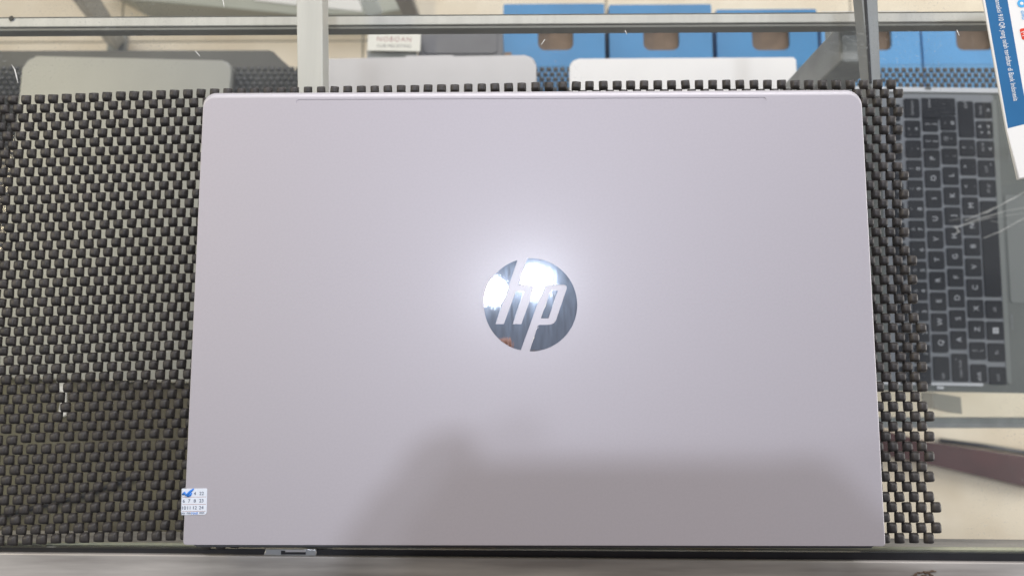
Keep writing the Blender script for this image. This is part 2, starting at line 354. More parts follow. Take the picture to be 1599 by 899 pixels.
def joined(spots, vs, fs, jit):
    V, F = [], []
    for (x, y, z, s1, s2, r_) in spots:
        o = len(V); ca, sa = math.cos(r_), math.sin(r_)
        V += [(x + (p[0] * ca - p[1] * sa) * s1, y + (p[0] * sa + p[1] * ca) * s2, z + p[2]) for p in vs]
        F += [tuple(o + k for k in f) for f in fs]
    me = bpy.data.meshes.new('nubs'); me.from_pydata(V, [], F); me.polygons.foreach_set('use_smooth', [True] * len(F)); return me
PX, PY, SH, MR = 0.00700, 0.00482, 0.062, R(0.75)
def lattice(x0, x1, y0, y1, px_, py_, shear, rot, org, rmax=999):
    ca, sa = math.cos(rot), math.sin(rot)
    for r_ in range(int((y0 - org[1]) / py_) - 3, min(rmax, int((y1 - org[1]) / py_) + 4)):
        for c in range(int((x0 - org[0]) / px_) - 3, int((x1 - org[0]) / px_) + 4):
            x = (c + 0.5 * (r_ % 2)) * px_ + shear * r_ * py_; y = r_ * py_
            yield org[0] + x * ca - y * sa, org[1] + x * sa + y * ca
poly = pxpoly([(-120, 100), (1398, 90), (1404, 150), (1409, 240), (1421, 380), (1438, 520), (1448, 640), (1458, 760), (1470, 846), (800, 851), (300, 850), (-130, 853)], 0.0)
xs = [p[0] for p in poly]; ys = [p[1] for p in poly]
org = tuple(at(1369, 130, 0.001).xy)
LW, LH = 0.3216, 0.2154
vis, hid = [], []
y_seam = at(150, 684, 0.001).y                            # the mat is puckered along one row at lower left
for x, y in lattice(min(xs), max(xs), min(ys), max(ys), PX, PY, SH, MR, org, 1):
    if not inside(x, y, poly): continue
    x += random.gauss(0, 0.00007) + 0.0006 * math.sin(y * 40 + x * 15); y += random.gauss(0, 0.00006) + 0.0003 * math.sin(x * 28) + max(-0.0006, 0.0013 * (1 - ((x + 0.03) / 0.19) ** 2))
    if x < -0.15 and y < y_seam: y -= 0.0008
    sp = (x, y, 0.0003, random.uniform(0.96, 1.05), random.uniform(0.97, 1.04), random.gauss(0, 0.03))
    v = Vector((x, y, 0)) - CAM; d = v.dot(FW); qx = 799.5 + FPX * v.dot(RT) / d; qy = 449.5 - FPX * v.dot(UP) / d
    seen = 8 < qx < 1591 and 8 < qy < 891 and not (abs(x) < LW / 2 + 0.004 and -LH / 2 - 0.004 < y < LH / 2 + 0.010)
    (vis if seen else hid).append((d, sp))
vis.sort(key=lambda t: t[0])
matroot = empty('non_slip_mat', (0, 0, 0.0001))
tag(matroot, 'black open weave rubber mat on the glass counter under the silver laptop', 'mat')
nv, nf = nub_mesh(0.00462, 0.00505, 0.0025)
nme = bpy.data.meshes.new('nub'); nme.from_pydata(nv, [], nf); nme.polygons.foreach_set('use_smooth', [True] * len(nf)); nme.materials.append(M['rubber'])
for d, sp in vis[:300]:
    o = link('nub', nme, None, matroot, sp[:3], sp[5]); o.scale = (sp[3], sp[4], 1)
rest = link('nub_weave', joined([s for _, s in vis[300:] + hid], nv, nf, 0), M['rubber'], matroot); rest['kind'] = 'stuff'
# lower mat on the shelf
poly2 = pxpoly([(-200, 103), (350, 101), (640, 106), (1100, 108), (1560, 107), (1800, 108), (1800, 585), (-200, 590)], SZ)
v2, f2 = nub_mesh(0.0047, 0.0047, 0.0022, 5)
x2 = [p[0] for p in poly2]; y2 = [p[1] for p in poly2]
sp2 = [(x, y, SZ + 0.0005, random.uniform(.93, 1.07), random.uniform(.93, 1.07), random.gauss(0, .06)) for x, y in lattice(min(x2), max(x2), min(y2), max(y2), 0.0066, 0.0050, 0.03, R(-0.4), tuple(at(1400, 110, SZ).xy)) if inside(x, y, poly2)]
lowmat = tag(link('shelf_mat', joined(sp2, v2, f2, 0), M['rubber_low']), 'black open weave mat on the lower glass shelf under the stored laptops', 'mat', kind='thing')

# ------------------------------------------------------------------ the silver laptop
lap = empty('silver_laptop', (0, 0, 0.0025))
tag(lap, 'large closed silver laptop with polished round logo lying on the black mat', 'laptop')
zl = LZ - 0.0025
BT, BS, BB, NB = 0.0034, 0.0009, 0.0004, 8        # how far the rounded rim reaches in at the far edge, the sides, the hinge edge
def lid_loop(k):
    a = math.pi / 2 * k / NB
    f, z = 1 - math.cos(a), zl - 0.0028 + 0.0028 * math.sin(a)
    it, is_, ib = BT * f, BS * f, BB * f
    q = [max(0.0006, r_ - 0.4 * f * b_) for r_, b_ in ((0.0016, 0.001), (0.0074, 0.003), (0.0062, 0.003), (0.0016, 0.001))]
    return [(x, y - (it - ib) / 2, z) for x, y in rrect(LW - 2 * is_, LH - it - ib, 0, 8, q)]
lid = bmesh.new()
loops = [[lid.verts.new((p[0], p[1], zl - 0.0062)) for p in lid_loop(0)]] + [[lid.verts.new(p) for p in lid_loop(k)] for k in range(NB + 1)]
for k, (la_, lb2) in enumerate(zip(loops, loops[1:])):
    for i in range(len(la_)):
        f = lid.faces.new((la_[i], la_[(i + 1) % len(la_)], lb2[(i + 1) % len(la_)], lb2[i])); f.smooth = k > 0
lid.faces.new(loops[0][::-1])
edges = [lid.edges.get((loops[-1][i], loops[-1][(i + 1) % len(loops[-1])])) for i in range(len(loops[-1]))]
gA, gB = at(463, 152, LZ), at(1197, 166, LZ)
ga_, gb2 = at(463, 166, LZ), at(1197, 150, LZ)
gpts = rrect(gB.x - gA.x, 0.0029, 0.0013, 6)
gc = ((gA.x + gB.x) / 2, (at(830, 162.8, LZ).y + at(830, 153.6, LZ).y) / 2)
hv = [lid.verts.new((x + gc[0], y + gc[1], zl)) for x, y in gpts]; n = len(hv)
he = [lid.edges.new((hv[i], hv[(i + 1) % n])) for i in range(n)]
bmesh.ops.triangle_fill(lid, edges=edges + he, use_beauty=True)
gd = 0.00022
lv = [lid.verts.new((v.co.x, v.co.y - 0.00008, zl - gd)) for v in hv]
for i in range(n): lid.faces.new((hv[i], hv[(i + 1) % n], lv[(i + 1) % n], lv[i]))
lid.faces.new(lv)
lid_me = to_mesh(lid); lid_me.materials.append(M['lid']); lid_me.materials.append(M['lid_edge'])
for f in lid_me.polygons:
    if f.use_smooth: f.material_index = 1
link('lid', lid_me, None, lap)
base = prism_bm(rrect(LW - 0.0016, LH + 0.0016, 0.008, 6, (0.003, 0.008, 0.008, 0.003)), 0.0012, zl - 0.0070, 0.0015, 3)
link('base', to_mesh(base), M['base'], lap, (0, -0.0014, 0))
link('hinge_cover', to_mesh(prism_bm(rrect(LW - 0.03, 0.010, 0.002), zl - 0.0075, zl - 0.0045, 0.0008)), M['black'], lap, (0, -LH / 2 + 0.0045, 0))
foot_me = to_mesh(prism_bm(rrect(0.02, 0.006, 0.003), 0.0, 0.0014, 0.0004)); foot_me.materials.append(M['black'])
for fx in (-1, 1):
    for fyy in (-1, 1): link('rubber_foot', foot_me, None, lap, (fx * 0.13, fyy * 0.09, 0))
# round logo: polished disc pierced by the two slanted letters
lc = at(828.5, 475.2, LZ); lr = (at(901, 475, LZ) - at(755.5, 475, LZ)).x / 2
cx, cy, RR = 580.0, 472.0, 329.0
def circ(x, y): a = math.atan2(y - cy, x - cx); return a
def arc(p, q, n=40):
    a0, a1 = circ(*p), circ(*q)
    while a1 < a0: a1 += 2 * math.pi
    return [(cx + RR * math.cos(a0 + (a1 - a0) * k / n), cy + RR * math.sin(a0 + (a1 - a0) * k / n)) for k in range(n + 1)]
K = -0.357
def fillet(a, b, c, r=26, n=5):
    a, b, c = Vector(a), Vector(b), Vector(c); p, q = b + (a - b).normalized() * r, b + (c - b).normalized() * r
    return [tuple((1 - t) ** 2 * p + 2 * t * (1 - t) * b + t * t * q) for t in [k / n for k in range(n + 1)]]
def xat(x0, y0, y): return x0 + K * (y - y0)
pr_t = (xat(632, 612, 330) + 0, 330)
out = arc((557, 144), (572, 800))                        # right side, drawn clockwise in the picture
out += [(632, 615)]                                       # up the descender, under the bowl
out += fillet((632, 615), (748, 615), (845, 332), 34)
out += fillet((748, 615), (846, 331), (680, 331), 34)
out += [(xat(510, 800, 331), 331)]
out += arc((510, 800), (490, 156))
out += [(330, 612), (392, 612), (xat(392, 612, 377), 377), (xat(452, 612, 377), 377), (452, 612), (516, 612)]
out += fillet((516, 612), (xat(516, 612, 331), 331), (500, 331), 34)
out += [(xat(392, 612, 331), 331)]
ctr = [(722, 372), (775, 372), (706, 570), (652, 570)]
k_ = lr / RR
logo = bmesh.new()
for path in (out, ctr):
    pts = ccw([((x - cx) * k_, -(y - cy) * k_) for x, y in path])
    q = prism_bm(pts, -0.0002, 0.00022, 0.00012, 2)
    bmesh.ops.triangulate(q, faces=[f for f in q.faces if len(f.verts) > 4])
    logo = merge(logo, q)
link('logo', to_mesh(logo), M['chrome'], lap, (lc.x, lc.y, zl), 0)
# calendar sticker wrapped round the lower left edge
sc = at(303, 782.5, LZ); sw = (at(323, 780, LZ) - at(284, 780, LZ)).x; sh = at(300, 762, LZ).y - at(300, 803, LZ).y
st = link('sticker', to_mesh(merge(prism_bm(rrect(sw, sh, 0.0012, 4, (0.0012, 0.0006, 0.0002, 0.0002)), 0.0, 0.00014), box_bm(-sw / 2 - 0.00025, -sw / 2 - 0.0001, -sh / 2, sh / 2, -0.0055, 0.00010))), M['sticker'], lap, (sc.x + 0.0002, sc.y, zl + 0.00004), R(1.0))
st['label'] = 'white calendar sticker with dark numbers and a blue pen mark'
rows = [(0.0036, ['2', '3', '4', '22']), (0.0003, ['6', '7', '8', '23']), (-0.0028, ['10', '11', '12', '24'])]
for yy, cells in rows:
    for xx, s in zip((-0.0048, -0.0024, 0.0002, 0.0033), cells):
        text('number', s, 0.0021, M['ink'], st, (xx, yy, 0.00019), 0, sx=1.05)
    link('rule', to_mesh(box_bm(-sw / 2 + 0.0003, sw / 2 - 0.0004, yy - 0.0016, yy - 0.00145, 0.00014, 0.00018)), M['redink'], st)
text('lettering', 'JAN  FEB', 0.0012, M['ink'], st, (-0.0038, -0.0052, 0.00019))
text('lettering', 'MAR', 0.0016, M['bluepen'], st, (0.0003, -0.0053, 0.00019))
text('lettering', '2024', 0.0012, M['ink'], st, (0.0036, -0.0051, 0.00019))
link('pen_mark', to_mesh(merge(tube_bm([(-0.0056, 0.0033, .0002), (-0.0046, 0.0041, .0002), (-0.0040, 0.0030, .0002), (-0.0030, 0.0033, .0002), (-0.0019, 0.0046, .0002), (-0.0004, 0.0058, .0002)], [.0004, .0006, .0005, .0008, .0006, .0003], 6), tube_bm([(-0.0034, 0.0026, .0002), (-0.0020, 0.0030, .0002), (-0.0016, 0.0040, .0002)], .0006, 6))), M['bluepen'], st)

# ------------------------------------------------------------------ stored laptops on the shelf below
def stored(name, px4, m, label, thick=0.016, rad=(0.012,) * 4, zbase=SZ + 0.003):
    zt = zbase + thick
    p = [Vector((*at(x, y, zt).xy, 0)) for x, y in px4]   # bottom left, bottom right, top right, top left
    ctr_ = sum(p, Vector()) / 4
    ax = (p[1] - p[0] + p[2] - p[3]) / 2; rot_ = math.atan2(ax.y, ax.x)
    W_, H_ = ax.length, ((p[3] - p[0]).length + (p[2] - p[1]).length) / 2
    e = empty(name, (ctr_.x, ctr_.y, zbase), rot_); tag(e, label, 'laptop', 'laptops lying closed on the shelf')
    link('lid', to_mesh(prism_bm(rrect(W_, H_, 0.01, 6, rad), thick * 0.55, thick, 0.0022, 4)), m, e)
    link('base', to_mesh(prism_bm(rrect(W_ - 0.002, H_ - 0.002, 0.01, 6, rad), 0.0008, thick * 0.52, 0.0012, 2)), M['darkgrey'], e)
    fm = to_mesh(prism_bm(rrect(0.012, 0.006, 0.0028), 0.0, 0.001)); fm.materials.append(M['black'])
    for sx in (-1, 1):
        for sy in (-1, 1): link('rubber_foot', fm, None, e, (sx * (W_ / 2 - 0.02), sy * (H_ / 2 - 0.02), 0))
    return e, W_, H_, thick
stored('stored_laptop', [(-22, 588), (318, 596), (368, 96), (44, 87)], M['silver'], 'grey green silver closed laptop below the glass at the left of the crossbar', rad=(0.01, 0.008, 0.012, 0.01))
e, W_, H_, T_ = stored('stored_laptop', [(478, 596), (838, 590), (845, 86.5), (495, 92)], M['silver2'], 'pale silver closed laptop with a raised hinge tab behind the big laptop', rad=(0.01, 0.010, 0.012, 0.01))
link('hinge_tab', to_mesh(prism_bm(rrect(0.047, 0.006, 0.0015), T_ * 0.4, T_ * 0.9, 0.001)), M['silver2'], e, (0.004, H_ / 2 - 0.001, 0))
stored('stored_laptop', [(893, 590), (1262, 590), (1246, 89.5), (891, 92.5)], M['white'], 'white closed laptop in front of the blue cartons below the glass', rad=(0.01, 0.002, 0.008, 0.01))

# ------------------------------------------------------------------ open laptop with the keyboard turned sideways
KZ = SZ + 0.003 + 0.0145
q0 = at(1468.5, 535.6, KZ); q1 = at(1455.5, 248, KZ)          # centres of the Q and P keys
U = (q1 - q0).length / 9
krot = math.atan2(q1.y - q0.y, q1.x - q0.x)
kb = empty('keyboard_laptop', (q0.x, q0.y, SZ + 0.003), krot)
tag(kb, 'open grey laptop with black keys turned sideways below the glass at right', 'laptop')
HT = 0.0145
def kp(px, py, z=KZ):
    p = at(px, py, z); dx, dy = p.x - q0.x, p.y - q0.y
    return dx * math.cos(-krot) - dy * math.sin(-krot), dx * math.sin(-krot) + dy * math.cos(-krot)
xl = kp(1500, 612)[0]; xr = kp(1490, 139)[0]
RP = 0.0167                                                   # row pitch
ytop, ybot = RP * 4.6, -0.150
deck_pts = [(xl, ybot), (xr, ybot), (xr, ytop), (xl, ytop)]
dk = prism_bm(rrect(xr - xl, ytop - ybot, 0.008, 5), 0.0015, HT - 0.0012, 0.0018, 3)
link('base', to_mesh(dk), M['deck'], kb, ((xl + xr) / 2, (ytop + ybot) / 2, 0))
pl0, pl1 = kp(1500, 597)[0], kp(1490, 147)[0]
link('keyboard_plate', to_mesh(prism_bm(rrect(pl1 - pl0, RP * 6.4, 0.003), HT - 0.0013, HT - 0.00095, 0.0001)), M['plate'], kb, ((pl0 + pl1) / 2, -RP * 0.42, 0))
# bright rims along the two short sides and below the keys
ky0 = -RP * 3.62
link('deck_rim', to_mesh(prism_bm(rrect(0.0026, 0.11, 0.001), HT - 0.0013, HT - 0.0002, 0.0005)), M['deck_edge'], kb, (kp(1500, 598)[0] - 0.001, 0.018, 0))
link('deck_rim', to_mesh(prism_bm(rrect(0.0044, 0.17, 0.001), HT - 0.0013, HT + 0.0004, 0.0006)), M['deck_edge'], kb, (xr - 0.0012, -0.01, 0))
link('deck_rim', to_mesh(prism_bm(rrect(kp(1500, 155)[0] - kp(1500, 598)[0], 0.0042, 0.002), HT - 0.0013, HT - 0.0004, 0.0005)), M['pad'], kb, ((kp(1500, 598)[0] + kp(1500, 155)[0]) / 2, ky0, 0))
pc = kp(1612, 388)
link('touchpad', to_mesh(prism_bm(rrect(0.100, 0.066, 0.002), HT - 0.0013, HT - 0.0007, 0.0003)), M['pad'], kb, (pc[0], ky0 - 0.0045 - 0.034, 0))
key_cache = {}
def key(u_, row, wu=1.0, hu=1.0, legs=(), pts=None):
    """u_ = place along the row in key pitches from Q, row = rows below the Q row"""
    kk = (round(wu, 2), round(hu, 2), bool(pts))
    w_, h_ = wu * U - 0.0024, hu * RP - 0.0023
    if kk not in key_cache:
        me = to_mesh(prism_bm(pts or rrect(w_, h_, 0.0016, 3), HT - 0.0011, HT + 0.0004, 0.0004, 1)); me.materials.append(M['key']); key_cache[kk] = me
    o = link('key', key_cache[kk], None, kb, (u_ * U, -row * RP, 0))
    for (s, dx, dy, sz, dim) in legs:
        text('legend', s, sz, M['legend_dim' if dim else 'legend'], o, (dx * U, dy * RP, HT + 0.00046))
    return o
B = 0.0066
py2u = lambda y: (535.6 - y) / 31.95
for i, c in enumerate('QWERTYUIOP'): key(i, 0, 1, 1, [(c, 0.02, -0.02, B, False)])
key(py2u(574), 0, 1.26, 1, [('tab', -0.35, -0.05, 0.0045, True)])
for y_, s in ((220, ('{', '[')), (192.5, ('}', ']'))): key(py2u(y_), 0, 0.84, 1, [(s[0], 0, 0.2, 0.0048, False), (s[1], 0, -0.2, 0.0048, False)])
for i, c in enumerate('ASDFGHJKL'): key(py2u(530.3) + i * 1.0, 1, 1, 1, [(c, 0.02, -0.02, B, False)])
key(py2u(572), 1, 1.45, 1, [('caps lock', -0.05, 0.0, 0.0042, True), ('.', 0.4, 0.30, 0.006, False)])
for y_, s in ((243.5, (':', ';')), (215.5, ('@', "'")), (190, ('~', '#'))): key(py2u(y_), 1, 0.84 if y_ < 240 else 0.92, 1, [(s[0], 0, 0.2, 0.0046, True), (s[1], 0, -0.2, 0.0052, False)])
# L-shaped enter key
eu, W1 = py2u(166), U * 1.12
ew, eh = U * 1.02, RP
ep = [(ew / 2, -RP * 1.5 + 0.0012), (ew / 2, RP * 0.5 - 0.0012), (-ew / 2 - 0.0012, RP * 0.5 - 0.0012), (-ew / 2 - 0.0012, -RP * 0.5 - 0.0002), (-ew / 2 + 0.0032, -RP * 0.5 - 0.0014), (-ew / 2 + 0.0032, -RP * 1.5 + 0.0012)]
key(eu, 0, 3.3, 1, [('enter', 0.25, 0.05, 0.0042, True)], pts=ccw(ep))
key(py2u(546), 2, 0.95, 1, [('|', 0, 0.2, 0.005, False), ('\\', 0, -0.2, 0.005, False)])
for i, c in enumerate('ZXCVBNM'): key(py2u(514) + i * 1.0, 2, 1, 1, [(c, 0.02, -0.02, B, False)])
for y_, s in ((291.4, ('<', ',')), (260, ('>', '.')), (229.5, ('?', '/'))): key(py2u(y_), 2, 0.95, 1, [(s[0], 0, 0.2, 0.005, False), (s[1], 0, -0.2, 0.005, True)])
key(py2u(183.5), 2, 1.95, 1, [('shift', 0.75, 0.02, 0.0048, True)])
key(py2u(580), 2, 0.98, 1, [('shift', -0.15, 0, 0.0048, False)])
for y_, wu, lg in ((583, 0.95, [('ctrl', -0.1, 0, 0.0045, True)]), (548, 1.0, [('fn', 0, 0, 0.005, True)]), (515, 1.0, []), (482.5, 0.98, [('alt', 0, 0, 0.0046, True)]), (388.5, 4.8, []), (294, 0.98, [('alt gr', 0, 0, 0.0042, True)]), (262.5, 0.96, [('ctrl', -0.05, 0.05, 0.0046, True), ('o', 0.2, -0.2, 0.004, True)]), (231.5, 0.96, [('pg up', 0.1, 0.2, 0.0036, True), ('<', 0, -0.25, 0.006, False)]), (200, 1.0, [('^', 0.15, 0.2, 0.007, False), ('v', -0.15, 0.2, 0.005, False), ('<', 0.15, -0.22, 0.006, False), ('>', -0.15, -0.22, 0.006, False)]), (168.5, 0.92, [('home', 0, 0.2, 0.0036, True), ('>', 0, -0.25, 0.006, False)])):
    k = key(py2u(y_), 3, wu, 1.06, lg)
    if abs(y_ - 515) < 1:
        for dx in (-1, 1):
            for dy in (-1, 1): link('legend', to_mesh(box_bm(-0.0012, 0.0012, -0.0012, 0.0012, 0, 0.00006)), M['legend'], k, (dx * 0.0014, dy * 0.0014, HT + 0.00046))
tops = '!"L$%^&*()_+'
for i, c in enumerate('1234567890-='):
    key(py2u(552) + i * 1.0, -1, 1, 1, [(tops[i], 0, 0.22, 0.0046, True), (c, 0, -0.2, 0.0056, False)])
key(py2u(585), -1, 1.0, 1, [('`', 0, -0.1, 0.005, True)])
key(py2u(166.5), -1, 1.1, 1, [('backspace', 0.0, 0.0, 0.0034, True)])
for i in range(14): key(py2u(585) + i * 0.99, -1.95, 0.97, 0.72, [(('esc', 'f1', 'f2', 'f3', 'f4', 'f5', 'f6', 'f7', 'f8', 'f9', 'f10', 'f11', 'f12', 'del')[i], 0, 0, 0.0036, True)])
for pxy, nm in (((1468, 605), 'edge_port'), ((1449, 139), 'edge_port')):
    p = kp(*pxy); link(nm, to_mesh(prism_bm(rrect(0.0022, 0.0062, 0.001), HT - 0.002, HT + 0.0006, 0.0003)), M['deck_edge' if pxy[1] > 300 else 'darkgrey'], kb, (p[0], p[1], 0))
p = kp(1577, 246); text('lettering', 'premium', 0.0030, M['legend_dim'], kb, (p[0], p[1], HT - 0.0010))
p = kp(1581, 502); text('lettering', 'pro series', 0.0034, M['legend_dim'], kb, (p[0], p[1], HT - 0.0010))
# screen raised from the hinge and leaning back
hy = ytop - 0.004
scr = prism_bm(rrect(xr - xl - 0.012, 0.185, 0.006, 5), 0, 0.0045, 0.001, 2)
so = link('screen', to_mesh(scr), M['deck'], kb)
lean = R(61)
so.location = ((xl + xr) / 2, hy + math.cos(lean) * 0.0925, HT + math.sin(lean) * 0.0925); so.rotation_euler = (lean, 0, 0)
dsp = link('display', to_mesh(box_bm(-(xr - xl) / 2 + 0.014, (xr - xl) / 2 - 0.014, -0.080, 0.085, 0.0045, 0.0048)), M['phone'], so)
# sheen on the creased clear film of the palm rest, put in as pale ribbons
fm = bmesh.new()
for cr in ([(1482, 345), (1520, 338), (1560, 322), (1599, 300)], [(1490, 356), (1530, 341), (1570, 330), (1610, 322)], [(1500, 353), (1545, 340), (1600, 333)], [(1535, 372), (1560, 362), (1600, 340)], [(1490, 353), (1497, 362), (1486, 368)], [(1560, 330), (1599, 326), (1640, 320)], [(1545, 345), (1575, 350), (1600, 352)], [(1505, 345), (1540, 332), (1575, 312)]):
    pts = []
    for a_, b_ in zip(cr, cr[1:]):
        for k in range(4): pts.append((a_[0] + (b_[0] - a_[0]) * k / 4, a_[1] + (b_[1] - a_[1]) * k / 4))
    pts.append(cr[-1])
    w3 = [random.uniform(0.0003, 0.0019) for _ in pts]
    L3 = [kp(x, y) for x, y in pts]
    vs = [[fm.verts.new((x, y - s * ww, HT + 0.0008 + 0.0003 * random.random())) for s in (-1, 1)] for (x, y), ww in zip(L3, w3)]
    for a_, b_ in zip(vs, vs[1:]): fm.faces.new((a_[0], a_[1], b_[1], b_[0]))
link('film_sheen', to_mesh(fm), M['film'], kb)['label'] = 'pale painted sheen on creased clear film over the palm rest'

# ------------------------------------------------------------------ blue cartons behind the case
boxes = [(786, 943.5, 7, 840, 895, -0.450), (951, 1110.5, 8, 1005, 1060, -0.452), (1118, 1274.5, 15.5, 1175, 1232, -0.460), (1281, 1434, 20, 1340, 1391, -0.464), (1438, 1604, 23, 1494, 1548, -0.468)]
blabels = ['blue carton with a hand hole, next to the dark grey carton', 'blue carton with a hand hole, second from the dark grey carton', 'blue carton behind the right end of the white closed laptop', 'blue carton partly covered by the narrow right crossbar', 'blue carton with a hand hole, next to the blue and white leaflet']
for (x0, x1, yt, h0, h1, zt), lb_, bm_ in zip(boxes, blabels, ('blue', 'blue', 'blue', 'blue2', 'blue2')):
    A, Bv = at(x0, yt, zt), at(x1, yt, zt)
    wB, D_, H_ = Bv.x - A.x, 0.20, zt - FZ
    e = empty('blue_carton', ((A.x + Bv.x) / 2, A.y - D_ / 2, FZ)); tag(e, lb_, 'carton', 'blue cartons standing in a row behind the shelf')
    ha, hb = at(h0, 79, zt), at(h1, 31, zt)
    hw, hh = hb.x - ha.x, hb.y - ha.y; hx, hy_ = (ha.x + hb.x) / 2 - e.location.x, (ha.y + hb.y) / 2 - e.location.y
    hx = max(-wB / 2 + hw / 2 + 0.004, min(wB / 2 - hw / 2 - 0.004, hx))
    fbm = bmesh.new()
    ov = [fbm.verts.new((x, y, 0)) for x, y in rrect(wB, D_, 0.002, 2)]; hv = [fbm.verts.new((x + hx, y + hy_, 0)) for x, y in rrect(hw, hh, 0.008, 5)]
    ed = [fbm.edges.new((q[i], q[(i + 1) % len(q)])) for q in (ov, hv) for i in range(len(q))]
    r_ = bmesh.ops.triangle_fill(fbm, edges=ed, use_beauty=True)
    ex = bmesh.ops.extrude_face_region(fbm, geom=[f for f in r_['geom'] if isinstance(f, bmesh.types.BMFace)])
    bmesh.ops.translate(fbm, verts=[g for g in ex['geom'] if isinstance(g, bmesh.types.BMVert)], vec=(0, 0, -0.004))
    link('top_board', to_mesh(fbm), M[bm_], e, (0, 0, H_))
    for x_, y_, sx, sy in ((-wB / 2 + 0.0015, 0, 0.003, D_ - 0.001), (wB / 2 - 0.0015, 0, 0.003, D_ - 0.001), (0, -D_ / 2 + 0.002, wB - 0.0065, 0.003), (0, D_ / 2 - 0.002, wB - 0.0065, 0.003)):
        link('side_board', to_mesh(box_bm(x_ - sx / 2, x_ + sx / 2, y_ - sy / 2, y_ + sy / 2, 0.0005, H_ - 0.0045)), M[bm_], e)
    link('inner_tray', to_mesh(box_bm(-wB / 2 + 0.005, wB / 2 - 0.005, -D_ / 2 + 0.006, D_ / 2 - 0.006, 0.002, H_ - 0.016, 0.003)), M['cardboard'], e)

# dark grey carton with the white printed card
gz = -0.345
gp = [(657, 96), (786, 96), (784, 40), (655, 40)]
gA_ = at(652, 100, gz); gB_ = at(785, 38, gz)
gcart = empty('grey_carton', ((gA_.x + gB_.x) / 2, (gA_.y + gB_.y) / 2 + 0.005, gz - 0.10)); tag(gcart, 'dark grey flat carton between the white printed card and the blue cartons', 'carton')
gw, gh = gB_.x - gA_.x, gB_.y - gA_.y
link('body', to_mesh(prism_bm(rrect(gw, gh, 0.003), 0, 0.098, 0.001)), M['greycard'], gcart)
link('lid', to_mesh(prism_bm(rrect(gw - 0.012, gh - 0.012, 0.003), 0.0985, 0.0995, 0.0005)), M['greycard'], gcart)
sl = tag(link('carton_stand', to_mesh(box_bm(-0.05, 0.05, -0.03, 0.03, FZ, gz - 0.1005)), M['cardboard'], None, (gcart.location.x, gcart.location.y, 0)), 'brown block under the dark grey carton', 'block')
cz = -0.330
cA, cB = at(574, 80, cz), at(657, 42.5, cz)
card = empty('printed_card', ((cA.x + cB.x) / 2, (cA.y + cB.y) / 2, cz), R(-1.2)); tag(card, 'small white card with three lines of faded print beside the left crossbar', 'card')
cw, ch = cB.x - cA.x, cB.y - cA.y
link('paper', to_mesh(prism_bm(rrect(cw, ch, 0.0005), -0.0004, 0.0)), M['paper2'], card)
text('lettering', '2718480S', 0.0052, M['greyink'], card, (0, ch * 0.27, 0.0001), space=1.55)
text('lettering', 'NOBOAN', 0.0068, M['redink'], card, (0, -ch * 0.02, 0.0001), space=1.25)
text('lettering', 'CLIB MECEITING', 0.0046, M['greyink'], card, (0, -ch * 0.30, 0.0001), space=1.0)
gs_ = pxpoly([(573, 92), (650, 92), (650, 79), (573, 79)], cz - 0.006)
cs = tag(link('card_backing', to_mesh(prism_bm(ccw(gs_), cz - 0.012, cz - 0.006, 0.0005)), M['leg']), 'grey green strip under the white printed card', 'strip')
# dark grey board with a cut corner on the left of the shelf
db = tag(link('dark_board', to_mesh(prism_bm(ccw(pxpoly([(-150, 230), (468, 230), (468, 112), (450, 105), (427, 81), (420, 78.5), (-150, 79.5)], SZ - 0.010)), SZ - 0.016, SZ - 0.010, 0.001)), M['darkgrey']), 'dark grey board with a cut corner behind the left stored laptop', 'board')

# ------------------------------------------------------------------ things on the floor beyond and below
def ground_leg(name, a, za, b, zb, wd, m, label, cat):
    A, Bv = at(*a, za), at(*b, zb)
    root = empty(name, (Bv.x, Bv.y, zb)); tag(root, label, cat)
    q = beam_bm(A - Bv, (0, 0, 0), wd, wd); link('shaft', to_mesh(q), m, root)
    return root
lg = ground_leg('stool_leg', (118, -25), -0.50, (182, 66), FZ + 0.004, 0.024, M['leg'], 'grey slanted metal leg standing on the tiles at far left', 'leg')
link('foot', to_mesh(prism_bm(rrect(0.030, 0.038, 0.004), 0.0, 0.012, 0.002)), M['leg'], lg, (0.004, -0.004, -0.003))
lg = ground_leg('stand_leg', (622, -25), -0.55, (654, 50), FZ + 0.004, 0.022, M['darkleg'], 'dark slanted metal leg standing on the tiles behind the printed card', 'leg')
link('foot', to_mesh(prism_bm(rrect(0.026, 0.026, 0.004), 0.0, 0.010, 0.002)), M['darkleg'], lg, (0, 0, -0.003))
gz2 = FZ + 0.06
tag(link('laminate_panel', to_mesh(prism_bm(ccw(pxpoly([(150, -30), (205, 1), (330, 10), (462, 22.5), (580, 24), (640, 12), (640, -30)], gz2)), FZ + 0.0008, gz2, 0.003)), M['greenboard']), 'grey green laminate panel lying on the tiles behind the rear rail', 'panel')
tag(link('white_sheet', to_mesh(prism_bm(ccw(pxpoly([(395, -20), (398, 2), (462, 9), (565, 19), (566, -20)], gz2 + 0.001)), gz2 + 0.0006, gz2 + 0.0025, 0.0008)), M['paper']), 'white sheet lying on the grey green panel behind the left crossbar', 'sheet')
tag(link('plastic_bag', to_mesh(beam_bm(at(572, -10, -0.78), at(586, 26, -0.80), 0.03, 0.012, 0.004)), M['frosted']), 'crumpled grey plastic strip between the left crossbar and the dark leg', 'bag')
lowrail = at(100, 64.5, FZ + 0.1)
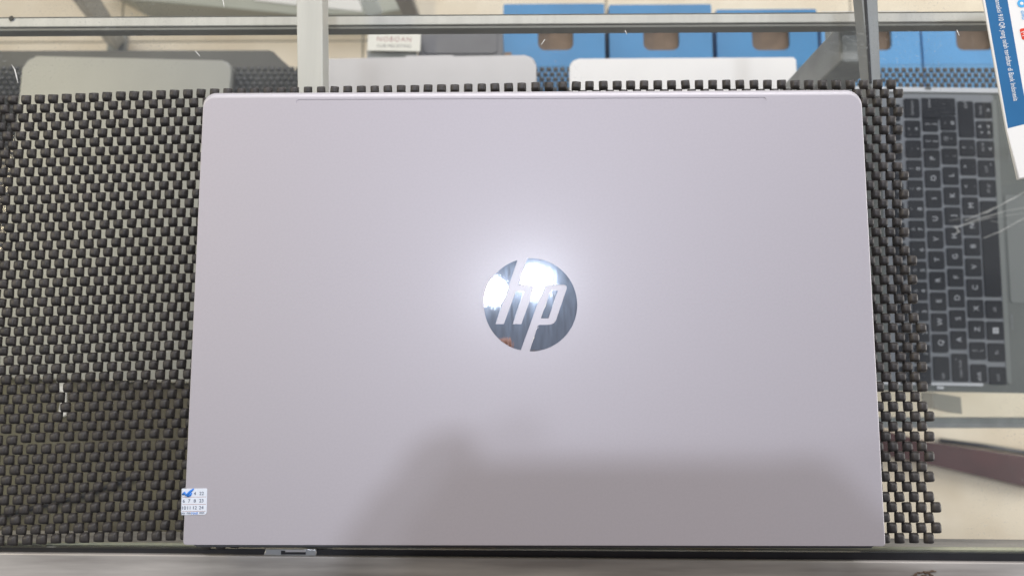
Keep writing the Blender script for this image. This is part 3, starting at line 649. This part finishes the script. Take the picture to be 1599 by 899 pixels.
# maroon plank and thin dark rod on the floor at lower right
mz = FZ + 0.03
tag(link('maroon_plank', to_mesh(prism_bm(ccw(pxpoly([(1300, 650), (1300, 694), (1452, 725), (1640, 769), (1640, 718), (1452, 690)], mz)), FZ + 0.0008, mz, 0.002)), M['maroon']), 'dark maroon painted plank lying on the beige tiles at lower right', 'plank')
tag(link('thin_rod', to_mesh(tube_bm([at(1468, 687, FZ + 0.0045), at(1540, 696, FZ + 0.0045), at(1640, 712, FZ + 0.0045)], 0.0036)), M['darkleg']), 'thin dark rod lying beside the maroon plank on the tiles', 'rod')
# olive board under the left of the mat, with a cable over it
oz = -0.3195
tag(link('olive_board', to_mesh(prism_bm(ccw(pxpoly([(-200, 586), (330, 598), (345, 870), (-200, 880)], oz)), oz - 0.0095, oz, 0.003)), M['olive']), 'olive brown board lying along the shelf front, under the mat at lower left', 'board')
tag(link('black_cable', to_mesh(tube_bm([at(-60, 822, oz + 0.004), at(0, 806, oz + 0.004), at(60, 790, oz + 0.004), at(120, 776, oz + 0.004), at(180, 755, oz + 0.004), at(212, 744, oz + 0.004)], 0.0022)), M['black']), 'black cable crossing the olive board under the mat', 'cable')
tag(link('glint_strip', to_mesh(prism_bm(ccw(pxpoly([(91, 594), (105, 598), (105, 648), (92, 652), (98, 622)], oz)), oz + 0.0008, oz + 0.002)), M['paper']), 'small painted white scrap showing through the mat at left', 'glint')  # white strip put in for the glints between the nubs

# ------------------------------------------------------------------ leaflet on the glass, upper right
lf = empty('payment_leaflet', (at(1572, 120, 0).x, at(1572, 120, 0).y, 0.0))
tag(lf, 'blue and white payment leaflet with a red logo lying on the glass at upper right', 'leaflet')
z1 = 0.0016
def lp(pts, z): c = lf.location; return ccw([(p[0] - c.x, p[1] - c.y) for p in pxpoly(pts, z)])
link('sheet', to_mesh(prism_bm(lp([(1529, -40), (1572.5, 202), (1590.5, 280), (1700, 262), (1700, -60)], z1), 0.0002, z1, 0.0008)), M['paper'], lf)
link('blue_band', to_mesh(prism_bm(lp([(1531, -40), (1574, 200.5), (1640, 184), (1599, 150), (1573, 0), (1566, -40)], z1), z1 - 0.0005, z1 + 0.0001)), M['printblue'], lf)
a, b = at(1549.5, -40, z1), at(1586, 158, z1); d = b - a
mid = (a + b) / 2 - lf.location; 
text('lettering', 'transaksi 910 QR yang telah terdaftar di Bank Indonesia', 0.0037, M['paper'], lf, (b.x - lf.location.x, b.y - lf.location.y, z1 + 0.00016), math.atan2(d.y, d.x), 'RIGHT', sx=(d.length / 0.0037) / 27.5)
p = at(1593, 5, z1) - lf.location
circle = [(0.0022 * math.cos(2 * math.pi * k / 24), 0.0022 * math.sin(2 * math.pi * k / 24)) for k in range(24)]
link('round_icon', to_mesh(prism_bm(circle, 0, 0.0001)), M['cyan'], lf, (p.x + 0.0006, p.y - 0.0004, z1 + 0.0001))
link('icon_mark', to_mesh(prism_bm([(x * 0.4, y * 0.4) for x, y in circle], 0, 0.0001)), M['paper'], lf, (p.x + 0.0006, p.y - 0.0004, z1 + 0.00022))
p = at(1597, 24, z1) - lf.location
text('lettering', 'ovo', 0.0032, M['cyan'], lf, (p.x + 0.0002, p.y, z1 + 0.00016), math.atan2(d.y, d.x))
p = at(1602, 53, z1) - lf.location
rd = link('red_logo', to_mesh(prism_bm(rrect(0.0054, 0.0060, 0.0008), 0, 0.0001)), M['red'], lf, (p.x, p.y, z1 + 0.0001), R(10))
text('lettering', 'M', 0.0036, M['paper'], rd, (-0.0014, 0.0002, 0.00014), R(-80))

# ------------------------------------------------------------------ scratches on the glass
for (pts, lab) in (([(18, 101), (23, 109), (26, 121), (28, 130)], 'curved white scratch on the glass above the left mat'), ([(348, 0), (350, 12)], 'short white scratch on the glass near the rear rail'), ([(305, 80), (312, 88)], 'tiny white scratch on the glass over the dark board'), ([(976, 48), (979, 54)], 'tiny white scratch over the second blue carton'), ([(1494, 47), (1498, 56)], 'tiny white scratch on the glass by the leaflet'), ([(845, 70), (851, 62)], 'tiny white scratch over a carton hand hole')):
    ps = [at(x, y, 0.0003) for x, y in pts]
    tag(link('scratch', to_mesh(tube_bm(ps, [0.00008] + [0.0003] * (len(ps) - 2) + [0.00012] if len(ps) > 2 else 0.00022, 5)), M['scratch']), lab, 'scratch')
p = at(17, 28.5, rz + 0.001)
tag(link('black_speck', to_mesh(prism_bm([(0.0014 * math.cos(k) * random.uniform(.7, 1.2), 0.0015 * math.sin(k) * random.uniform(.7, 1.2)) for k in [i * math.pi / 5 for i in range(10)]], 0, 0.0006)), M['black'], None, (p.x, p.y, rz + 0.0004)), 'black speck stuck on the rear rail at far left', 'speck')

# ------------------------------------------------------------------ the photographer above the counter, mirrored in the logo and shading the lid
BK = -FW
def hold(x, y, z): return CAM + RT * x + UP * y + BK * z
ph = empty('phone', hold(0.0455, -0.017, 0.0045)); tag(ph, 'black phone held flat above the silver laptop, mirrored in its round logo', 'phone')
ph.rotation_euler = co.matrix_world.to_euler()
link('body', to_mesh(prism_bm(rrect(0.155, 0.074, 0.010, 6), 0.0, 0.0085, 0.0016, 3, None, True)), M['phone'], ph)
link('lens_ring', to_mesh(prism_bm([(0.007 * math.cos(2 * math.pi * k / 24), 0.007 * math.sin(2 * math.pi * k / 24)) for k in range(24)], -0.0012, -0.0001, 0.0003)), M['deck'], ph, (-0.0455, 0.017, 0))
link('frame', to_mesh(prism_bm(rrect(0.1562, 0.0752, 0.0105, 6), 0.0018, 0.0066, 0.0008, 2, None, True)), M['copper'], ph)
link('screen', to_mesh(prism_bm(rrect(0.150, 0.069, 0.008, 6), 0.0086, 0.0089)), M['black'], ph)
J, E_ = [], []
def chain(start, pts):
    k = start
    for p, r_ in pts:
        J.append((Vector(p), r_)); E_.append((k, len(J) - 1)) if k is not None else None
        k = len(J) - 1
    return k
pel = chain(None, [((0.06, -0.47, -0.20), 0.13)])
ch_ = chain(pel, [((0.06, -0.46, 0.0), 0.125), ((0.06, -0.44, 0.20), 0.15)])
nk = chain(ch_, [((0.06, -0.41, 0.36), 0.055), ((0.06, -0.37, 0.44), 0.052), ((0.06, -0.335, 0.52), 0.085), ((0.06, -0.325, 0.59), 0.08)])
def hand(wrist, palm, fingers, thumb, arm):
    k = chain(ch_, arm); k = chain(k, [(wrist, 0.026), (palm, 0.030)])
    for f in fingers: chain(k, [(p, r_) for p, r_ in zip(f, (0.0105, 0.0095, 0.0085, 0.007))])
    chain(k, [(p, r_) for p, r_ in zip(thumb, (0.013, 0.011, 0.009))])
hand(hold(-0.036, -0.108, 0.000), hold(-0.036, -0.070, 0.004), [
    [hold(-0.038, -0.030, 0.006), hold(-0.035, 0.002, 0.008), hold(-0.025, 0.024, 0.011), hold(-0.007, 0.029, 0.012)],
    [hold(-0.046, -0.028, 0.000), hold(-0.042, 0.000, -0.003), hold(-0.030, 0.010, -0.005), hold(-0.021, 0.004, -0.006)],
    [hold(-0.053, -0.034, 0.000), hold(-0.049, -0.010, -0.006), hold(-0.038, -0.004, -0.007), hold(-0.030, -0.010, -0.007)],
    [hold(-0.058, -0.044, 0.001), hold(-0.055, -0.026, -0.006), hold(-0.047, -0.020, -0.008), hold(-0.040, -0.024, -0.007)]],
    [hold(-0.040, -0.060, 0.017), hold(-0.022, -0.044, 0.023), hold(-0.006, -0.030, 0.023)],
    [((-0.11, -0.43, 0.27), 0.060), ((-0.19, -0.36, 0.12), 0.048), (hold(-0.062, -0.20, -0.02), 0.033)])
DY = -0.016
_hold = hold
def hold(x, y, z): return _hold(x, y + DY, z)
hand(hold(0.165, -0.11, -0.002), hold(0.148, -0.066, 0.002), [
    [hold(0.142, -0.022, 0.006), hold(0.134, 0.010, 0.007), hold(0.118, 0.031, 0.008), hold(0.098, 0.031, 0.008)],
    [hold(0.150, -0.022, 0.000), hold(0.143, 0.006, -0.004), hold(0.128, 0.012, -0.006), hold(0.114, 0.006, -0.007)],
    [hold(0.158, -0.028, 0.000), hold(0.150, -0.004, -0.006), hold(0.136, 0.000, -0.008), hold(0.124, -0.006, -0.007)],
    [hold(0.166, -0.038, 0.000), hold(0.158, -0.018, -0.006), hold(0.146, -0.014, -0.008), hold(0.136, -0.020, -0.007)]],
    [hold(0.132, -0.062, 0.017), hold(0.116, -0.046, 0.023), hold(0.102, -0.034, 0.023)],
    [((0.23, -0.43, 0.27), 0.060), ((0.30, -0.35, 0.13), 0.048), (hold(0.21, -0.20, -0.02), 0.036)])
bme = bpy.data.meshes.new('person'); bme.from_pydata([j[0] for j in J], E_, [])
per = link('person', bme, M['cloth'])
sk = per.modifiers.new('skin', 'SKIN'); sb = per.modifiers.new('smooth', 'SUBSURF'); sb.levels = 2; sb.render_levels = 2
for i, sv in enumerate(bme.skin_vertices[0].data): sv.radius = (J[i][1], J[i][1]); sv.use_root = (i == 0)
bpy.context.view_layer.update()
pm = bpy.data.meshes.new_from_object(per.evaluated_get(bpy.context.evaluated_depsgraph_get()))
per.modifiers.clear(); per.data = pm; pm.materials.clear(); pm.materials.append(M['cloth']); pm.materials.append(M['skin'])
for f in pm.polygons:
    f.use_smooth = True
    c = f.center
    f.material_index = 1 if (c.z > 0.39 and c.y < -0.25) or (c.y > -0.215 and c.z > 0.25) else 0
tag(per, 'person in dark clothes holding a phone above the laptop, mirrored in the logo', 'person')
